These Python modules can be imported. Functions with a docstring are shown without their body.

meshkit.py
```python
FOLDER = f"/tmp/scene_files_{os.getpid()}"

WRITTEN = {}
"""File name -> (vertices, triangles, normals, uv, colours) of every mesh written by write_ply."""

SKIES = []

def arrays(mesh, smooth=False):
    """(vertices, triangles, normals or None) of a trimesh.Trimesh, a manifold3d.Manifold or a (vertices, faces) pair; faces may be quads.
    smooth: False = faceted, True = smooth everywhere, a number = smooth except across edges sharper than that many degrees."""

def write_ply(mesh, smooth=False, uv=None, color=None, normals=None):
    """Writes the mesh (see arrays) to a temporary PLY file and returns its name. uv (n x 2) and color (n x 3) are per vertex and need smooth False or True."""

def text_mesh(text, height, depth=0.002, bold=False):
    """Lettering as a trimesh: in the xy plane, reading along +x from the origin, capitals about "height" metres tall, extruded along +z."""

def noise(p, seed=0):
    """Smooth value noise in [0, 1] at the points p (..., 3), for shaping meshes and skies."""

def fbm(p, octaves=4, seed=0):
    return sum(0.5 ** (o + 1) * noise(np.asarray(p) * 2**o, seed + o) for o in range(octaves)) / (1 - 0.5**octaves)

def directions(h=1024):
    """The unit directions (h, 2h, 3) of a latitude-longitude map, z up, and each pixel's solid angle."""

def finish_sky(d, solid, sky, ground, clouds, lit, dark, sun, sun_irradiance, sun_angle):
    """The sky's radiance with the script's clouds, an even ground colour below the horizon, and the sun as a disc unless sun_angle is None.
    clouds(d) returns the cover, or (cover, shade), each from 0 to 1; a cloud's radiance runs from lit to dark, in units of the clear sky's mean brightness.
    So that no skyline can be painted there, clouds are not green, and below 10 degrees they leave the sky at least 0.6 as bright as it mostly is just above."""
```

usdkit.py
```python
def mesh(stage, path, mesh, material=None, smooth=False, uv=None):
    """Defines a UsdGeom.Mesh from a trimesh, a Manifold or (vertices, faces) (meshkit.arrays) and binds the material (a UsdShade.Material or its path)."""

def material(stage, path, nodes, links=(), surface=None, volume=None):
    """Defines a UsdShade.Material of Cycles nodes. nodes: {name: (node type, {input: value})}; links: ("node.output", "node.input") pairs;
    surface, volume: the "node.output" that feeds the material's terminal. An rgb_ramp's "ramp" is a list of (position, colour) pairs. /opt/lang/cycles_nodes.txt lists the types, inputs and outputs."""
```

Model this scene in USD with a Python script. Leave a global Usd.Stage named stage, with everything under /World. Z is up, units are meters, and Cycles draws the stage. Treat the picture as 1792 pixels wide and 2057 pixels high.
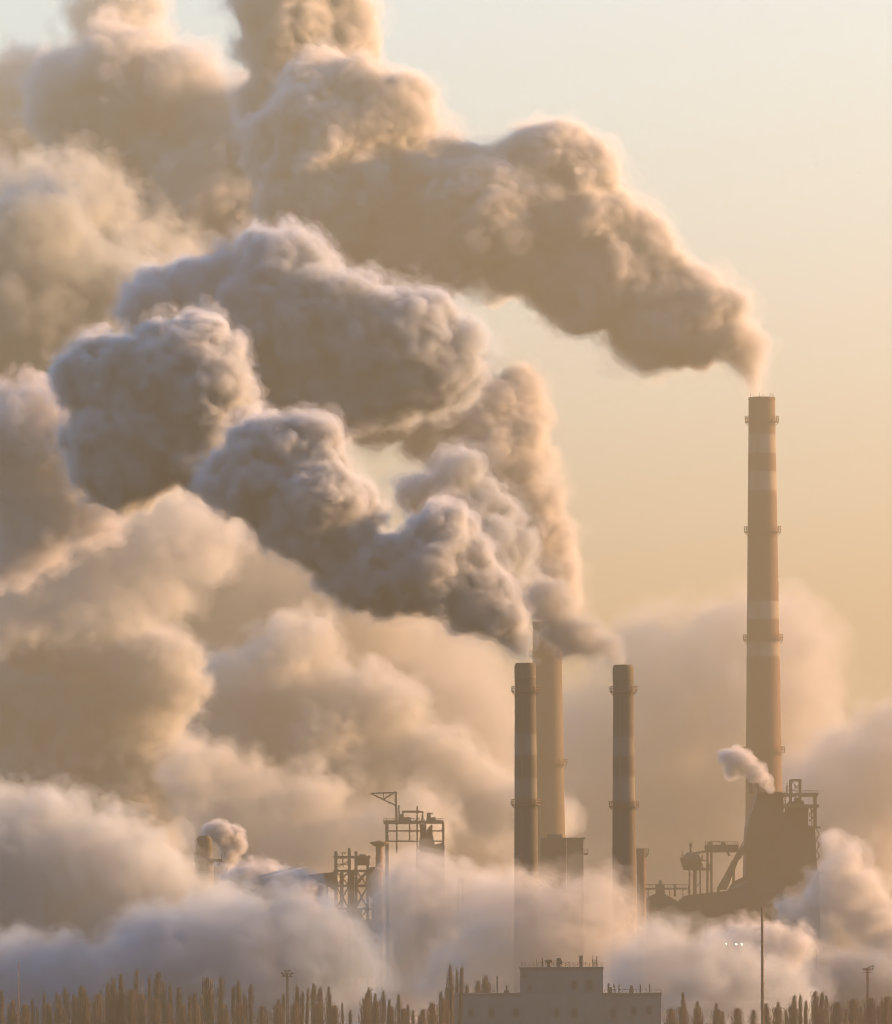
import math, os, numpy as np, trimesh, usdkit, meshkit
from concurrent.futures import ThreadPoolExecutor
from scipy import ndimage
from scipy.spatial import cKDTree
from pxr import Usd, UsdGeom, UsdLux, UsdShade, Gf, Sdf

# ------------------------------------------------------------------ camera, sky, sun, exposure
stage = Usd.Stage.CreateInMemory()
UsdGeom.SetStageUpAxis(stage, 'Z'); UsdGeom.SetStageMetersPerUnit(stage, 1)
UsdGeom.Xform.Define(stage, '/World'); UsdGeom.Scope.Define(stage, '/World/Looks')
K = 6.3e-5                       # radians per pixel of the 1792 x 2057 survey of the view
ZC, HOR = 17.0, 1910.0           # eye height in metres, row of the horizon
ROLL = math.radians(0.30)        # the camera was held slightly off level
FOC = 36 / (1792 * K)
cam = UsdGeom.Camera.Define(stage, '/World/camera')
cam.AddTranslateOp().Set((0, 0, ZC)); cam.AddRotateXOp().Set(90); cam.AddRotateZOp().Set(-math.degrees(ROLL))
cam.CreateFocalLengthAttr(FOC); cam.CreateHorizontalApertureAttr(36.0); cam.CreateVerticalApertureAttr(36 * 1024 / 892)
cam.CreateVerticalApertureOffsetAttr((HOR - 1028.5) * K * FOC)
cam.CreateClippingRangeAttr((1, 60000)); cam.CreateExposureAttr(2.6)
SUN_EL, SUN_AZ = math.radians(13.5), math.radians(68)
sd = np.array([math.sin(SUN_AZ) * math.cos(SUN_EL), math.cos(SUN_AZ) * math.cos(SUN_EL), math.sin(SUN_EL)])
dome = UsdLux.DomeLight.Define(stage, '/World/sky')
dome.GetPrim().SetCustomDataByKey('kind', 'structure')
skym = usdkit.material(stage, '/World/Looks/sky', {
    't': ('sky_texture', {'sky_type': 'single_scattering', 'sun_disc': False, 'sun_elevation': SUN_EL, 'sun_rotation': SUN_AZ, 'aerosol_density': 0.5, 'air_density': 1.6, 'altitude': 100.0}),
    'v': ('mix', {'mix_type': 'mix', 'fac': .53, 'color2': (.65, 2.32, 5.0)}),          # a thin even veil of high cloud over the whole sky
    'b': ('background_shader', {'strength': 0.06})}, [('t.color', 'v.color1'), ('v.color', 'b.color')], surface='b.background')
UsdShade.MaterialBindingAPI.Apply(dome.GetPrim()).Bind(skym)
sun = UsdLux.DistantLight.Define(stage, '/World/sun')
sun.CreateNormalizeAttr(True); sun.CreateIntensityAttr(1.25); sun.CreateAngleAttr(0.5); sun.CreateColorAttr((1, .545, .235))
mm = Gf.Matrix4d(); mm.SetLookAt(Gf.Vec3d(0, 0, 0), Gf.Vec3d(*(-sd)), Gf.Vec3d(0, 0, 1)); sun.AddTransformOp().Set(mm.GetInverse())
HAZE = 0.00021

CR, SR = math.cos(ROLL), math.sin(ROLL)
def P(px, py, D, dz=0.0):
    """the point that stands at column px, row py of the survey, D metres away"""
    x, y = px - 896, HOR - py
    s = K * D
    return np.array([(x * CR + y * SR) * s, D + dz, ZC + (-x * SR + y * CR) * s])

# ------------------------------------------------------------------ helpers
used = {}
def numbered(path):
    n = used.get(path, -1) + 1; used[path] = n
    return path if n == 0 else f'{path}_{n:03d}'
def meta(prim, label=None, cat=None, group=None, kind=None):
    for k, v in (('label', label), ('category', cat), ('group', group), ('kind', kind)):
        if v: prim.SetCustomDataByKey(k, v)
class Thing:
    def __init__(self, name, label, cat, base, group=None):
        self.path = numbered('/World/' + name); self.base = np.asarray(base, float)
        x = UsdGeom.Xform.Define(stage, self.path); x.AddTranslateOp().Set(Gf.Vec3d(*self.base))
        meta(x.GetPrim(), label, cat, group)
    def part(self, name, mesh, mat, smooth=False, label=None, parent=None):
        v, f = (np.array(mesh.vertices), np.array(mesh.faces)) if hasattr(mesh, 'faces') else mesh
        path = numbered((parent or self.path) + '/' + name)
        p = usdkit.mesh(stage, path, (v - self.base, f), mat, smooth=smooth).GetPrim()
        if label: meta(p, label)
        return path
cat_ = trimesh.util.concatenate
def bar(a, b, w, h=None):
    """box beam between two points"""
    a, b = np.asarray(a, float), np.asarray(b, float)
    d = b - a; L = np.linalg.norm(d); d /= L
    up = np.array([0, 1, 0]) if abs(d[1]) < .9 else np.array([0, 0, 1.])
    s = np.cross(d, up); s /= np.linalg.norm(s); u = np.cross(s, d)
    m = trimesh.creation.box((w, h or w, L))
    T = np.eye(4); T[:3, 0], T[:3, 1], T[:3, 2], T[:3, 3] = s, u, d, (a + b) / 2
    m.apply_transform(T); return m
def boxx(x0, x1, y0, y1, z0, z1):
    m = trimesh.creation.box((x1 - x0, y1 - y0, z1 - z0)); m.apply_translation(((x0 + x1) / 2, (y0 + y1) / 2, (z0 + z1) / 2)); return m
def lathe(profile, at, n=40):
    m = trimesh.creation.revolve(np.array(profile, float), sections=n); m.apply_translation(at); return m
def prism(poly, y0, y1):
    """closed outline of (x, z) points, given depth from y0 to y1"""
    from shapely.geometry import Polygon
    m = trimesh.creation.extrude_polygon(Polygon(poly), y1 - y0, engine='earcut')
    v = np.array(m.vertices); m.vertices = np.stack([v[:, 0], y1 - v[:, 2], v[:, 1]], 1)
    return m

# ------------------------------------------------------------------ materials
def paint(name, col, var=.25, scale=.4, rough=.85, streak=False):
    n = {'g': ('geometry', {}), 'mp': ('mapping', {'scale': (1, 1, .15 if streak else 1)}), 'n': ('noise_texture', {'scale': scale, 'detail': 5.0, 'roughness': .6}),
         'r': ('rgb_ramp', {'ramp': [(.25, tuple(c * (1 - var) for c in col)), (.75, tuple(min(1, c * (1 + var)) for c in col))]}),
         'p': ('principled_bsdf', {'roughness': rough, 'specular_ior_level': .25})}
    return usdkit.material(stage, '/World/Looks/' + name, n, [('g.position', 'mp.vector'), ('mp.vector', 'n.vector'), ('n.fac', 'r.fac'), ('r.color', 'p.base_color')], surface='p.BSDF')
M_red = paint('red_chimney_paint', (.042, .022, .024), .2, .25, streak=True)
M_white = paint('white_chimney_paint', (.105, .095, .095), .15, .25, streak=True)
M_brick = paint('brown_chimney_brick', (.04, .029, .027), .2, .3, streak=True)
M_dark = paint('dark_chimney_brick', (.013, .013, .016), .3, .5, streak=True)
M_pale = paint('pale_chimney_band', (.042, .042, .045), .25, .5, streak=True)
M_soot = paint('soot_rim', (.025, .022, .02), .3, .5)
M_steel = paint('dark_rusty_steel', (.05, .035, .027), .35, .5)
M_steel2 = paint('brown_rusty_steel', (.08, .048, .034), .35, .4)
M_wall = paint('grey_panel_wall', (.068, .064, .063), .18, .25, streak=True)
M_roof = paint('dark_roof_felt', (.05, .045, .042), .25, .5)
M_win = paint('dim_window_glass', (.02, .02, .022), .2, .5, rough=.3)
M_bark = paint('poplar_bark', (.04, .032, .028), .3, 1.5)
M_twig = paint('bare_poplar_twigs', (.024, .023, .025), .3, .8)
M_twig2 = paint('rusty_shrub_twigs', (.05, .032, .025), .3, .8)
M_ground = paint('frosty_ground', (.16, .14, .125), .45, .02)
M_lamp = usdkit.material(stage, '/World/Looks/lit_lamp', {'e': ('emission', {'color': (1, .93, .62), 'strength': 9.0})}, surface='e.emission')
SMOKE = {}
def m_core(D, tint=(.9, .91, .93)):
    """dense smoke: light wanders a few metres through it before it leaves again"""
    key = ('core', D, tint)
    if key not in SMOKE:
        SMOKE[key] = usdkit.material(stage, f'/World/Looks/dense_smoke_{len(SMOKE):02d}', {'p': ('diffuse_bsdf', {'color': tint})}, surface='p.BSDF')
    return SMOKE[key]
def m_veil(D, tau_px, tint=(1, 1, 1)):
    key = ('veil', D, tau_px, tint)
    if key not in SMOKE:
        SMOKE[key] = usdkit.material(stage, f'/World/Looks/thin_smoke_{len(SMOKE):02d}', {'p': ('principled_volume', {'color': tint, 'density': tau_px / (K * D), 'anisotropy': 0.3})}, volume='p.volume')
    return SMOKE[key]

# ------------------------------------------------------------------ ground and haze
gm = trimesh.creation.box((30000, 30000, .4)); gm.apply_translation((0, 9000, -.2))
meta(usdkit.mesh(stage, '/World/ground', (np.array(gm.vertices), np.array(gm.faces)), M_ground).GetPrim(), kind='structure')
hm = trimesh.creation.box((18000, 15000, 621)); hm.apply_translation((0, 7000, 620 - 310.5))
M_haze = usdkit.material(stage, '/World/Looks/haze', {'p': ('principled_volume', {'color': (.9, .68, .37), 'density': HAZE, 'anisotropy': .82})}, volume='p.volume')
meta(usdkit.mesh(stage, '/World/haze', (np.array(hm.vertices), np.array(hm.faces)), M_haze).GetPrim(), kind='stuff')

# ------------------------------------------------------------------ smoke: lobes -> field with billows -> nested skins
def worley(n, c, seed):
    r = np.random.default_rng(seed); s = n / c
    p = (np.indices((c, c, c)).reshape(3, -1).T + r.random((c ** 3, 3))) * s
    q = np.indices((n, n, n)).reshape(3, -1).T + .5
    return (cKDTree(p, boxsize=n).query(q, workers=4)[0] / s).reshape(n, n, n).astype(np.float32)
WT = ndimage.gaussian_filter(worley(64, 8, 1), .6, mode='wrap')
VT = np.random.default_rng(2).random((16, 16, 16)).astype(np.float32)
def samp(tex, p):
    return ndimage.map_coordinates(tex, p.T % tex.shape[0], order=1, mode='grid-wrap')
def isosurface(Fd):
    s = Fd < 0
    nx, ny, nz = Fd.shape
    cor = np.array([(i, j, k) for i in (0, 1) for j in (0, 1) for k in (0, 1)])
    cnt = np.zeros((nx - 1, ny - 1, nz - 1), np.int8)
    for i, j, k in cor: cnt += s[i:nx - 1 + i, j:ny - 1 + j, k:nz - 1 + k]
    act = (cnt > 0) & (cnt < 8)
    I = np.argwhere(act); idx = -np.ones(act.shape, np.int32); idx[act] = np.arange(len(I))
    acc = np.zeros((len(I), 3)); cn = np.zeros(len(I))
    val = [Fd[I[:, 0] + i, I[:, 1] + j, I[:, 2] + k] for i, j, k in cor]
    for a in range(8):
        for b in range(a + 1, 8):
            if np.abs(cor[a] - cor[b]).sum() != 1: continue
            x = (val[a] < 0) != (val[b] < 0)
            t = val[a] / np.where(x, val[a] - val[b], 1)
            acc += np.where(x[:, None], cor[a] + t[:, None] * (cor[b] - cor[a]), 0); cn += x
    V = I + acc / np.maximum(cn, 1)[:, None]
    faces = []
    for ax in range(3):
        o = [q for q in range(3) if q != ax]
        s0 = [slice(1, -1)] * 3; s1 = [slice(1, -1)] * 3
        s0[ax] = slice(0, -1); s1[ax] = slice(1, None)
        A = s[tuple(s0)]; E = np.argwhere(A != s[tuple(s1)])
        fl = A[E[:, 0], E[:, 1], E[:, 2]]
        E[:, o] += 1
        def cell(d1, d2):
            q = E.copy(); q[:, o[0]] -= d1; q[:, o[1]] -= d2
            return idx[q[:, 0], q[:, 1], q[:, 2]]
        quad = np.stack([cell(1, 1), cell(0, 1), cell(0, 0), cell(1, 0)], 1)
        if ax == 1: fl = ~fl
        faces.append(np.where(fl[:, None], quad, quad[:, ::-1]))
    f = np.vstack(faces)
    return V, f[(f >= 0).all(1)]
def field(lobes, seed, cell, base=90, amp=.66, octaves=6, rough=.6, warp=14, dj=.35, k=.35, reach=26, slim=.94):
    """lobes: (px, py, r[, depth px]). Returns (values, lower corner, cell), all in pixels of the survey at the plume's distance."""
    r = np.random.default_rng(seed)
    S = []
    for t in lobes:
        S.append((t[0], (t[3] if len(t) > 3 else 0) + r.normal() * dj * t[2], -t[1], t[2] * slim))
    S = np.array(S, float)
    pad = min(S[:, 3].max(), base) * amp * .9 + reach + 4 * cell
    lo = (S[:, :3] - S[:, 3:]).min(0) - pad; hi = (S[:, :3] + S[:, 3:]).max(0) + pad
    st = 4
    n = np.ceil((hi - lo) / (cell * st)).astype(int) + 2
    gx = np.stack(np.meshgrid(*[(lo[i] + np.arange(n[i]) * cell * st).astype(np.float32) for i in range(3)], indexing='ij'), -1).reshape(-1, 3)
    num = np.zeros(len(gx), np.float32); rad = np.zeros(len(gx), np.float32); mn = np.full(len(gx), 1e9, np.float32)
    kk = k * np.median(S[:, 3]) * .5
    for x, y, z, rr in S:
        d = np.sqrt(((gx - np.array((x, y, z), np.float32)) ** 2).sum(1)) - rr
        w = np.exp(np.clip(-d / min(kk, rr * .6), -30, 30)); num += w; rad += w * rr; mn = np.minimum(mn, d)
    sd_ = np.where(num > 1e-9, np.minimum(mn, -kk * np.log(np.maximum(num, 1e-9))), mn)
    sd_ = np.maximum(sd_, mn - kk * .8).reshape(n).astype(np.float32)
    rad = np.where(num > 1e-9, rad / np.maximum(num, 1e-9), 20).reshape(n).astype(np.float32)
    c = sd_[:-1, :-1, :-1]
    Ff = np.repeat(np.repeat(np.repeat(c, st, 0), st, 1), st, 2)
    lim = np.minimum(rad, base) * amp * 1.1 + reach + cell * st * 2
    B = np.argwhere(ndimage.binary_dilation(np.abs(sd_) < lim)[:-1, :-1, :-1])
    sub = np.stack(np.meshgrid(*[np.arange(st)] * 3, indexing='ij'), -1).reshape(-1, 3)
    for c0 in range(0, len(B), 20000):
        q = (B[c0:c0 + 20000][:, None] * st + sub[None]).reshape(-1, 3)
        cc = (q / st).T
        s = ndimage.map_coordinates(sd_, cc, order=1)
        a = np.minimum(ndimage.map_coordinates(rad, cc, order=1), base) * amp * 1.3
        p = (lo + q * cell).astype(np.float32)
        if warp:      # curl the billows, in two sizes
            p = p + np.stack([samp(VT, p / base * 1.6 + i * 3.7 + seed) for i in (1, 2, 3)], 1) * (2 * warp) - warp
            p = p + np.stack([samp(VT, p / base * 5.3 + i * 2.9 + seed) for i in (1, 2, 3)], 1) * (.7 * warp) - .35 * warp
        live = np.arange(len(q)); left = sum(rough ** o for o in range(octaves))
        for o in range(octaves):
            live = live[np.abs(s[live]) < a[live] * left * .5 + reach + 2 * cell]
            if not len(live): break
            w = rough ** o; left -= w
            d = samp(WT, p[live] * (8 / (base / 2 ** o)) + seed * 11.3 + o * 5.1)
            e = w if o < 2 else w * (.25 + 1.5 * samp(VT, p[live] / base * .9 + seed * 5.3 + o))      # crisp in places, smooth in others
            s[live] -= a[live] * e * (.40 - .9 * d * d)
        Ff[q[:, 0], q[:, 1], q[:, 2]] = s
    return Ff, lo, cell
def skin(Fl, level, D, step=1):
    """the surface of the field at this level (pixels outwards), as world points"""
    Fd, lo, cell = Fl
    if step > 1: Fd = Fd[::step, ::step, ::step]
    if level > 4:      # the outer skin frays: wide in places, close in others
        gq = np.stack(np.meshgrid(*[np.arange(k, dtype=np.float32) * (cell * step / 38) for k in Fd.shape], indexing='ij'), -1).reshape(-1, 3)
        w = samp(VT, gq + level) + .6 * samp(VT, gq * 2.3 + 7) + .35 * samp(VT, gq * 5.1 + 3)
        level = level * (w.reshape(Fd.shape) * 2.6 - 1.35)
    V, f = isosurface(Fd - level)
    V = lo + V * cell * step
    x, y = V[:, 0] - 896, HOR + V[:, 2]
    s = K * D
    return np.stack([(x * CR + y * SR) * s, D + V[:, 1] * s, ZC + (-x * SR + y * CR) * s], 1), f

PLUMES = []
def plume(name, label, cat, D, lobes, seed, core=None, veils=((20, .0025, 2), (7, .011, 2), (-1, .026, 2), (-12, .04, 2)), cell=2.8, tint=(.9, .91, .93), vt=(.90, .90, 1.0), group=None, **kw):
    PLUMES.append(dict(name=name, label=label, cat=cat, D=D, lobes=lobes, seed=seed, core=core, veils=veils, cell=cell, tint=tint, vt=vt, group=group, kw=kw))
S1 = 'smoke plume'
THIN = ((10, .004, 2), (2, .010, 2), (-8, .012, 2))
FAR = ((12, .005, 2), (1, .008, 2), (-12, .015, 2))
plume('smoke_plume', 'long cream-rimmed smoke plume trailing left from the tall banded chimney', S1, 3000,
 [(1516,796,6),(1514,782,8),(1512,765,11),(1509,745,15),(1503,718,23),(1480,680,38),(1440,645,58),(1385,640,78),(1315,640,78),(1262,690,34),(1335,590,58),(1280,520,72),(1270,475,42),(1240,570,74),(1190,560,84),(1150,560,64),(1150,430,100),(1110,360,88),(1150,345,58),(1100,310,48),(1050,430,112),(1010,390,76),(1120,520,74),(1060,480,74),(950,450,94),(920,355,58),(880,420,104),(860,500,84),(830,540,58),(790,500,104),(780,300,95),(800,220,58),(730,220,84),(660,200,80),(700,350,145),(740,430,134),(640,300,124),(650,400,114),(720,520,52),(850,580,24)], 1, base=84, veils=((20, .003, 2), (6, .013, 2), (-2, .03, 2), (-12, .04, 2)))
plume('smoke_plume', 'thin lit tail of smoke hanging below the long cream plume', S1, 3060,
 [(1000,560,44),(950,556,36),(1040,562,32),(915,560,20),(1070,575,18)], 5, base=50, core=None, veils=((6,.012,2),(-3,.012,2)))
plume('smoke_plume', 'tower of smoke rising to the upper edge above the long plume', S1, 3080,
 [(600,60,100),(660,90,80),(560,30,75),(690,30,52),(540,100,44),(640,130,74),(600,-60,100),(700,110,40),(590,180,90)], 6, base=90)
plume('smoke_cloud', 'grey smoke cloud spreading at upper left with ragged crest', 'smoke cloud', 3250,
 [(540,270,92),(470,330,112),(400,420,112),(330,350,114),(260,260,114),(200,200,100),(150,210,72),(125,200,48),(240,150,84),(330,180,74),(400,160,46),(430,200,38),(380,250,74),(300,450,104),(250,400,94),(500,420,112),(560,430,84),(420,480,72),(580,330,90)], 9, base=75, amp=.85, core=None, veils=FAR, cell=3.4)
plume('smoke_cloud', 'bright cream cloud glowing at the far left edge', 'smoke cloud', 4200,
 [(230,60,80),(250,10,46),(235,130,74),(40,250,110),(60,340,110),(10,420,110),(120,330,90),(150,400,80),(30,180,60),(-80,300,120)], 12, base=80, amp=.85, core=None, veils=FAR, cell=4)
plume('smoke_cloud', 'dull grey cloud bank at left between cream cloud and white plume', 'smoke cloud', 3050,
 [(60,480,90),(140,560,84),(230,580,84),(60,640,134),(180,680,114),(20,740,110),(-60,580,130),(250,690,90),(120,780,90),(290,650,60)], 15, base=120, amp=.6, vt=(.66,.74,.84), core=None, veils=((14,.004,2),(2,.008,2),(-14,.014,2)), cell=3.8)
plume('smoke_plume', 'tan smoke column rising from the brown chimney, bent to the left', S1, 2950,
 [(1104,1240,16),(1105,1218,30),(1095,1175,52),(1075,1130,60),(1060,1080,62),(1045,1030,66),(1020,980,66),(1000,920,80),(1005,850,76),(1030,790,46),(940,830,72),(880,790,90),(800,800,80),(730,790,84),(660,800,74),(580,780,74),(1110,1190,44),(930,900,58),(960,880,66),(900,860,58),(990,1010,60)], 21, base=70)
plume('smoke_cloud', 'dark blue-grey smoke cloud across the middle left below the long plume', 'smoke cloud', 2050,
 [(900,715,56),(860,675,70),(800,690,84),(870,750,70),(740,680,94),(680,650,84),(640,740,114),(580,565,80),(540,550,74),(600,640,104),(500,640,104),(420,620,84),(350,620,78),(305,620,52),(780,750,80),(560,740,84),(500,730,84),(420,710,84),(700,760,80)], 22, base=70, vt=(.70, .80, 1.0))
plume('smoke_plume', 'small dark puff of smoke between white plume and tan plume', S1, 2750,
 [(900,990,50),(850,1000,36),(925,950,42),(820,995,26),(960,1040,60),(1000,1110,60),(1040,1180,44)], 23, base=60, vt=(.70, .80, 1.0))
plume('smoke_plume', 'bright white steam plume from the left dark chimney', S1, 1600,
 [(1056,1316,7),(1046,1300,13),(1030,1278,22),(1008,1238,38),(980,1200,44),(940,1210,50),(920,1140,58),(890,1090,64),(900,1055,42),(850,1140,68),(810,1150,74),(770,1150,64),(720,1150,60),(680,1130,50),(690,1050,68),(640,1010,80),(560,960,90),(530,910,60),(620,900,54),(650,870,30),(490,970,58),(440,965,42),(550,1040,48),(620,1080,50)], 31, base=56, veils=((16, .003, 2), (5, .0162, 2), (-3, .04, 2), (-12, .05, 2)), vt=(.80, .86, 1.0))
plume('smoke_cloud', 'white-crested steam cloud at left centre trailing from the white plume', 'smoke cloud', 1640,
 [(400,710,66),(350,740,84),(230,755,74),(155,755,46),(420,790,74),(300,830,104),(230,890,94),(380,880,84),(250,950,66),(460,815,46),(420,930,50)], 33, base=60, veils=((16, .003, 2), (5, .016, 2), (-3, .035, 2), (-12, .05, 2)), vt=(.80, .86, 1.0))
plume('smoke_cloud', 'ragged tan cloud at left edge below the dull bank', 'smoke cloud', 1900,
 [(60,850,74),(60,940,74),(125,990,70),(30,1010,60),(110,1030,50),(-40,900,80),(150,900,60),(170,1000,56),(70,1080,56),(180,1040,46),(10,1120,50)], 35, base=56, amp=.9, core=None, veils=FAR)
plume('smoke_plume', 'dark wisp of smoke leaning left from the right dark chimney', S1, 1610,
 [(1251,1334,7),(1244,1319,13),(1226,1303,20),(1192,1291,30),(1156,1280,38),(1128,1258,36),(1116,1228,34),(1098,1196,32)], 41, base=34, amp=.8, core=None, veils=((7,.007,1),(0,.012,1),(-8,.018,1)), cell=2.4, vt=(.56,.58,.62))
# far banks
plume('smoke_cloud', 'broad smooth brown cloud bank filling the middle left behind everything', 'smoke cloud', 4800,
 [(200,1250,230),(450,1200,210),(650,1250,200),(800,1400,190),(300,1500,230),(550,1500,230),(900,1500,150),(100,1500,230),(0,1300,200),(800,1650,170),(1000,1700,150),(500,1720,180),(200,1700,200)], 51, base=190, amp=.35, octaves=4, core=None, veils=((14,.0025,2),(-8,.003,2),(-30,.005,2)), cell=5)
plume('smoke_cloud', 'lumpy orange-lit smoke column rising at lower left', 'smoke cloud', 3300,
 [(220,1230,50),(190,1270,60),(150,1330,84),(250,1330,70),(330,1360,74),(100,1450,110),(220,1450,100),(280,1520,90),(340,1610,56),(200,1600,100),(60,1600,120),(360,1560,44),(30,1250,90),(-20,1400,110),(100,1700,130),(260,1680,90)], 53, base=46, amp=1.0, vt=(.94,.96,1.0), core=None, veils=((10,.003,2),(2,.008,2),(-8,.013,2)), cell=3.4)
plume('smoke_plume', 'lumpy smoke trail stretching left from behind the dark chimney', S1, 3500,
 [(1140,1655,18),(1110,1640,34),(1060,1625,46),(1000,1630,50),(960,1600,48),(930,1560,48),(900,1530,52),(850,1515,44),(880,1580,50),(800,1440,52),(740,1420,74),(640,1420,86),(560,1400,70),(460,1400,74),(600,1295,56),(560,1340,60),(640,1310,30),(500,1490,90),(640,1520,90),(740,1500,60),(410,1390,40),(430,1560,80),(560,1600,80)], 55, base=50, amp=.9, cell=3.0, veils=((14,.003,2),(3,.006,2),(-8,.010,2)), vt=(.94,.96,1.0))
plume('smoke_cloud', 'smooth grey cloud behind the tall banded chimney', 'smoke cloud', 4400,
 [(1310,1320,74),(1270,1420,80),(1480,1290,80),(1560,1290,80),(1610,1310,60),(1400,1430,124),(1520,1460,124),(1590,1390,80),(1300,1560,134),(1450,1620,150),(1160,1500,80),(1600,1600,110),(1150,1640,110),(1300,1760,120),(1480,1790,120),(1620,1780,110),(1150,1800,110)], 57, base=80, amp=.9, octaves=5, core=None, veils=((14,.002,2),(0,.003,2),(-20,.005,2)), cell=4.2)
plume('smoke_cloud', 'dusky cloud bank low at the right edge', 'smoke cloud', 4100,
 [(1760,1540,90),(1700,1600,110),(1800,1640,150),(1650,1700,110),(1850,1500,100),(1720,1760,130),(1780,1850,120),(1640,1860,110)], 59, base=80, amp=.9, octaves=5, core=None, veils=((14,.002,2),(0,.003,2),(-20,.005,2)), cell=4.2)
# small steam
plume('steam_puff', 'small lit steam puff curling right of the little tower', 'steam', 2260,
 [(425,1672,16),(445,1676,22),(465,1684,22),(480,1698,14),(460,1715,18),(450,1740,16)], 61, base=26, core=None, veils=((3,.03,1),(-3,.08,1)), cell=1.8)
plume('steam_puff', 'wispy steam drifting left from the furnace top at right', 'steam', 2350,
 [(1548,1585,6),(1538,1568,11),(1520,1552,17),(1500,1538,20),(1480,1528,22),(1460,1520,14),(1470,1550,14)], 63, base=26, core=None, veils=((3,.03,1),(-3,.05,1)), cell=1.8)
plume('steam_puff', 'row of lit steam lumps left of the lattice tower', 'steam', 2050,
 [(500,1780,40),(550,1790,44),(520,1830,44),(600,1830,50),(625,1785,22),(580,1775,26),(650,1860,46),(660,1900,50),(470,1800,34),(570,1870,60)], 65, base=34, amp=.8, core=None, veils=((6,.008,1),(1,.014,1),(-6,.02,1)), cell=2.4)
# ground steam
G3 = ((16, .003, 2), (2, .004, 2), (-14, .006, 2))
plume('steam_bank', 'wide bank of ground steam at lower left, warm on top', 'steam', 1750,
 [(60,1700,90),(150,1740,100),(250,1780,100),(320,1825,80),(390,1880,84),(60,1850,140),(200,1900,130),(330,1920,100),(-60,1720,110),(440,1900,80)], 71, base=80, amp=.9, vt=(.85,.92,1.0), core=None, veils=G3, reach=20, cell=3.8)
plume('steam_bank', 'blue-grey ground steam behind the poplars at lower left', 'steam', 1480,
 [(350,1950,110),(450,1920,90),(550,1890,80),(620,1890,70),(680,1920,60),(715,1960,46),(700,2010,50),(600,1990,90),(480,2000,100),(250,1990,90),(120,2000,90),(0,2000,110)], 73, base=70, amp=.85, vt=(.5, .62, .8), core=None, veils=G3, reach=20, cell=3.4)
plume('steam_bank', 'tan steam drifting up in front of the lattice tower', 'steam', 1900,
 [(830,1800,54),(800,1840,46),(845,1745,28),(870,1785,44),(850,1880,90),(900,1950,90),(820,1980,80),(930,1850,80),(1000,1830,60)], 75, base=56, amp=.95, vt=(.9,.93,1.0), core=None, veils=G3, reach=20, cell=3.4)
plume('steam_bank', 'pale grey steam around the foot of the dark chimneys', 'steam', 1560,
 [(1000,1850,60),(1060,1840,70),(1060,1880,60),(1140,1828,46),(1200,1830,56),(1230,1860,40),(1100,1900,90),(1200,1920,80),(1000,1930,80),(1270,1960,70),(930,1990,70)], 77, base=60, amp=.95, core=None, veils=((16,.002,2),(2,.003,2),(-12,.006,2)), reach=20, cell=3.4, vt=(.86,.84,.84))
plume('steam_bank', 'grey steam low to the right of the factory building', 'steam', 1500,
 [(1340,1930,60),(1300,1980,70),(1400,1950,60),(1460,1970,60),(1520,2000,56),(1580,2010,50),(1400,2020,80)], 79, base=56, amp=.9, core=None, veils=G3, reach=20, cell=3.2, vt=(.74,.79,.85))
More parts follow.
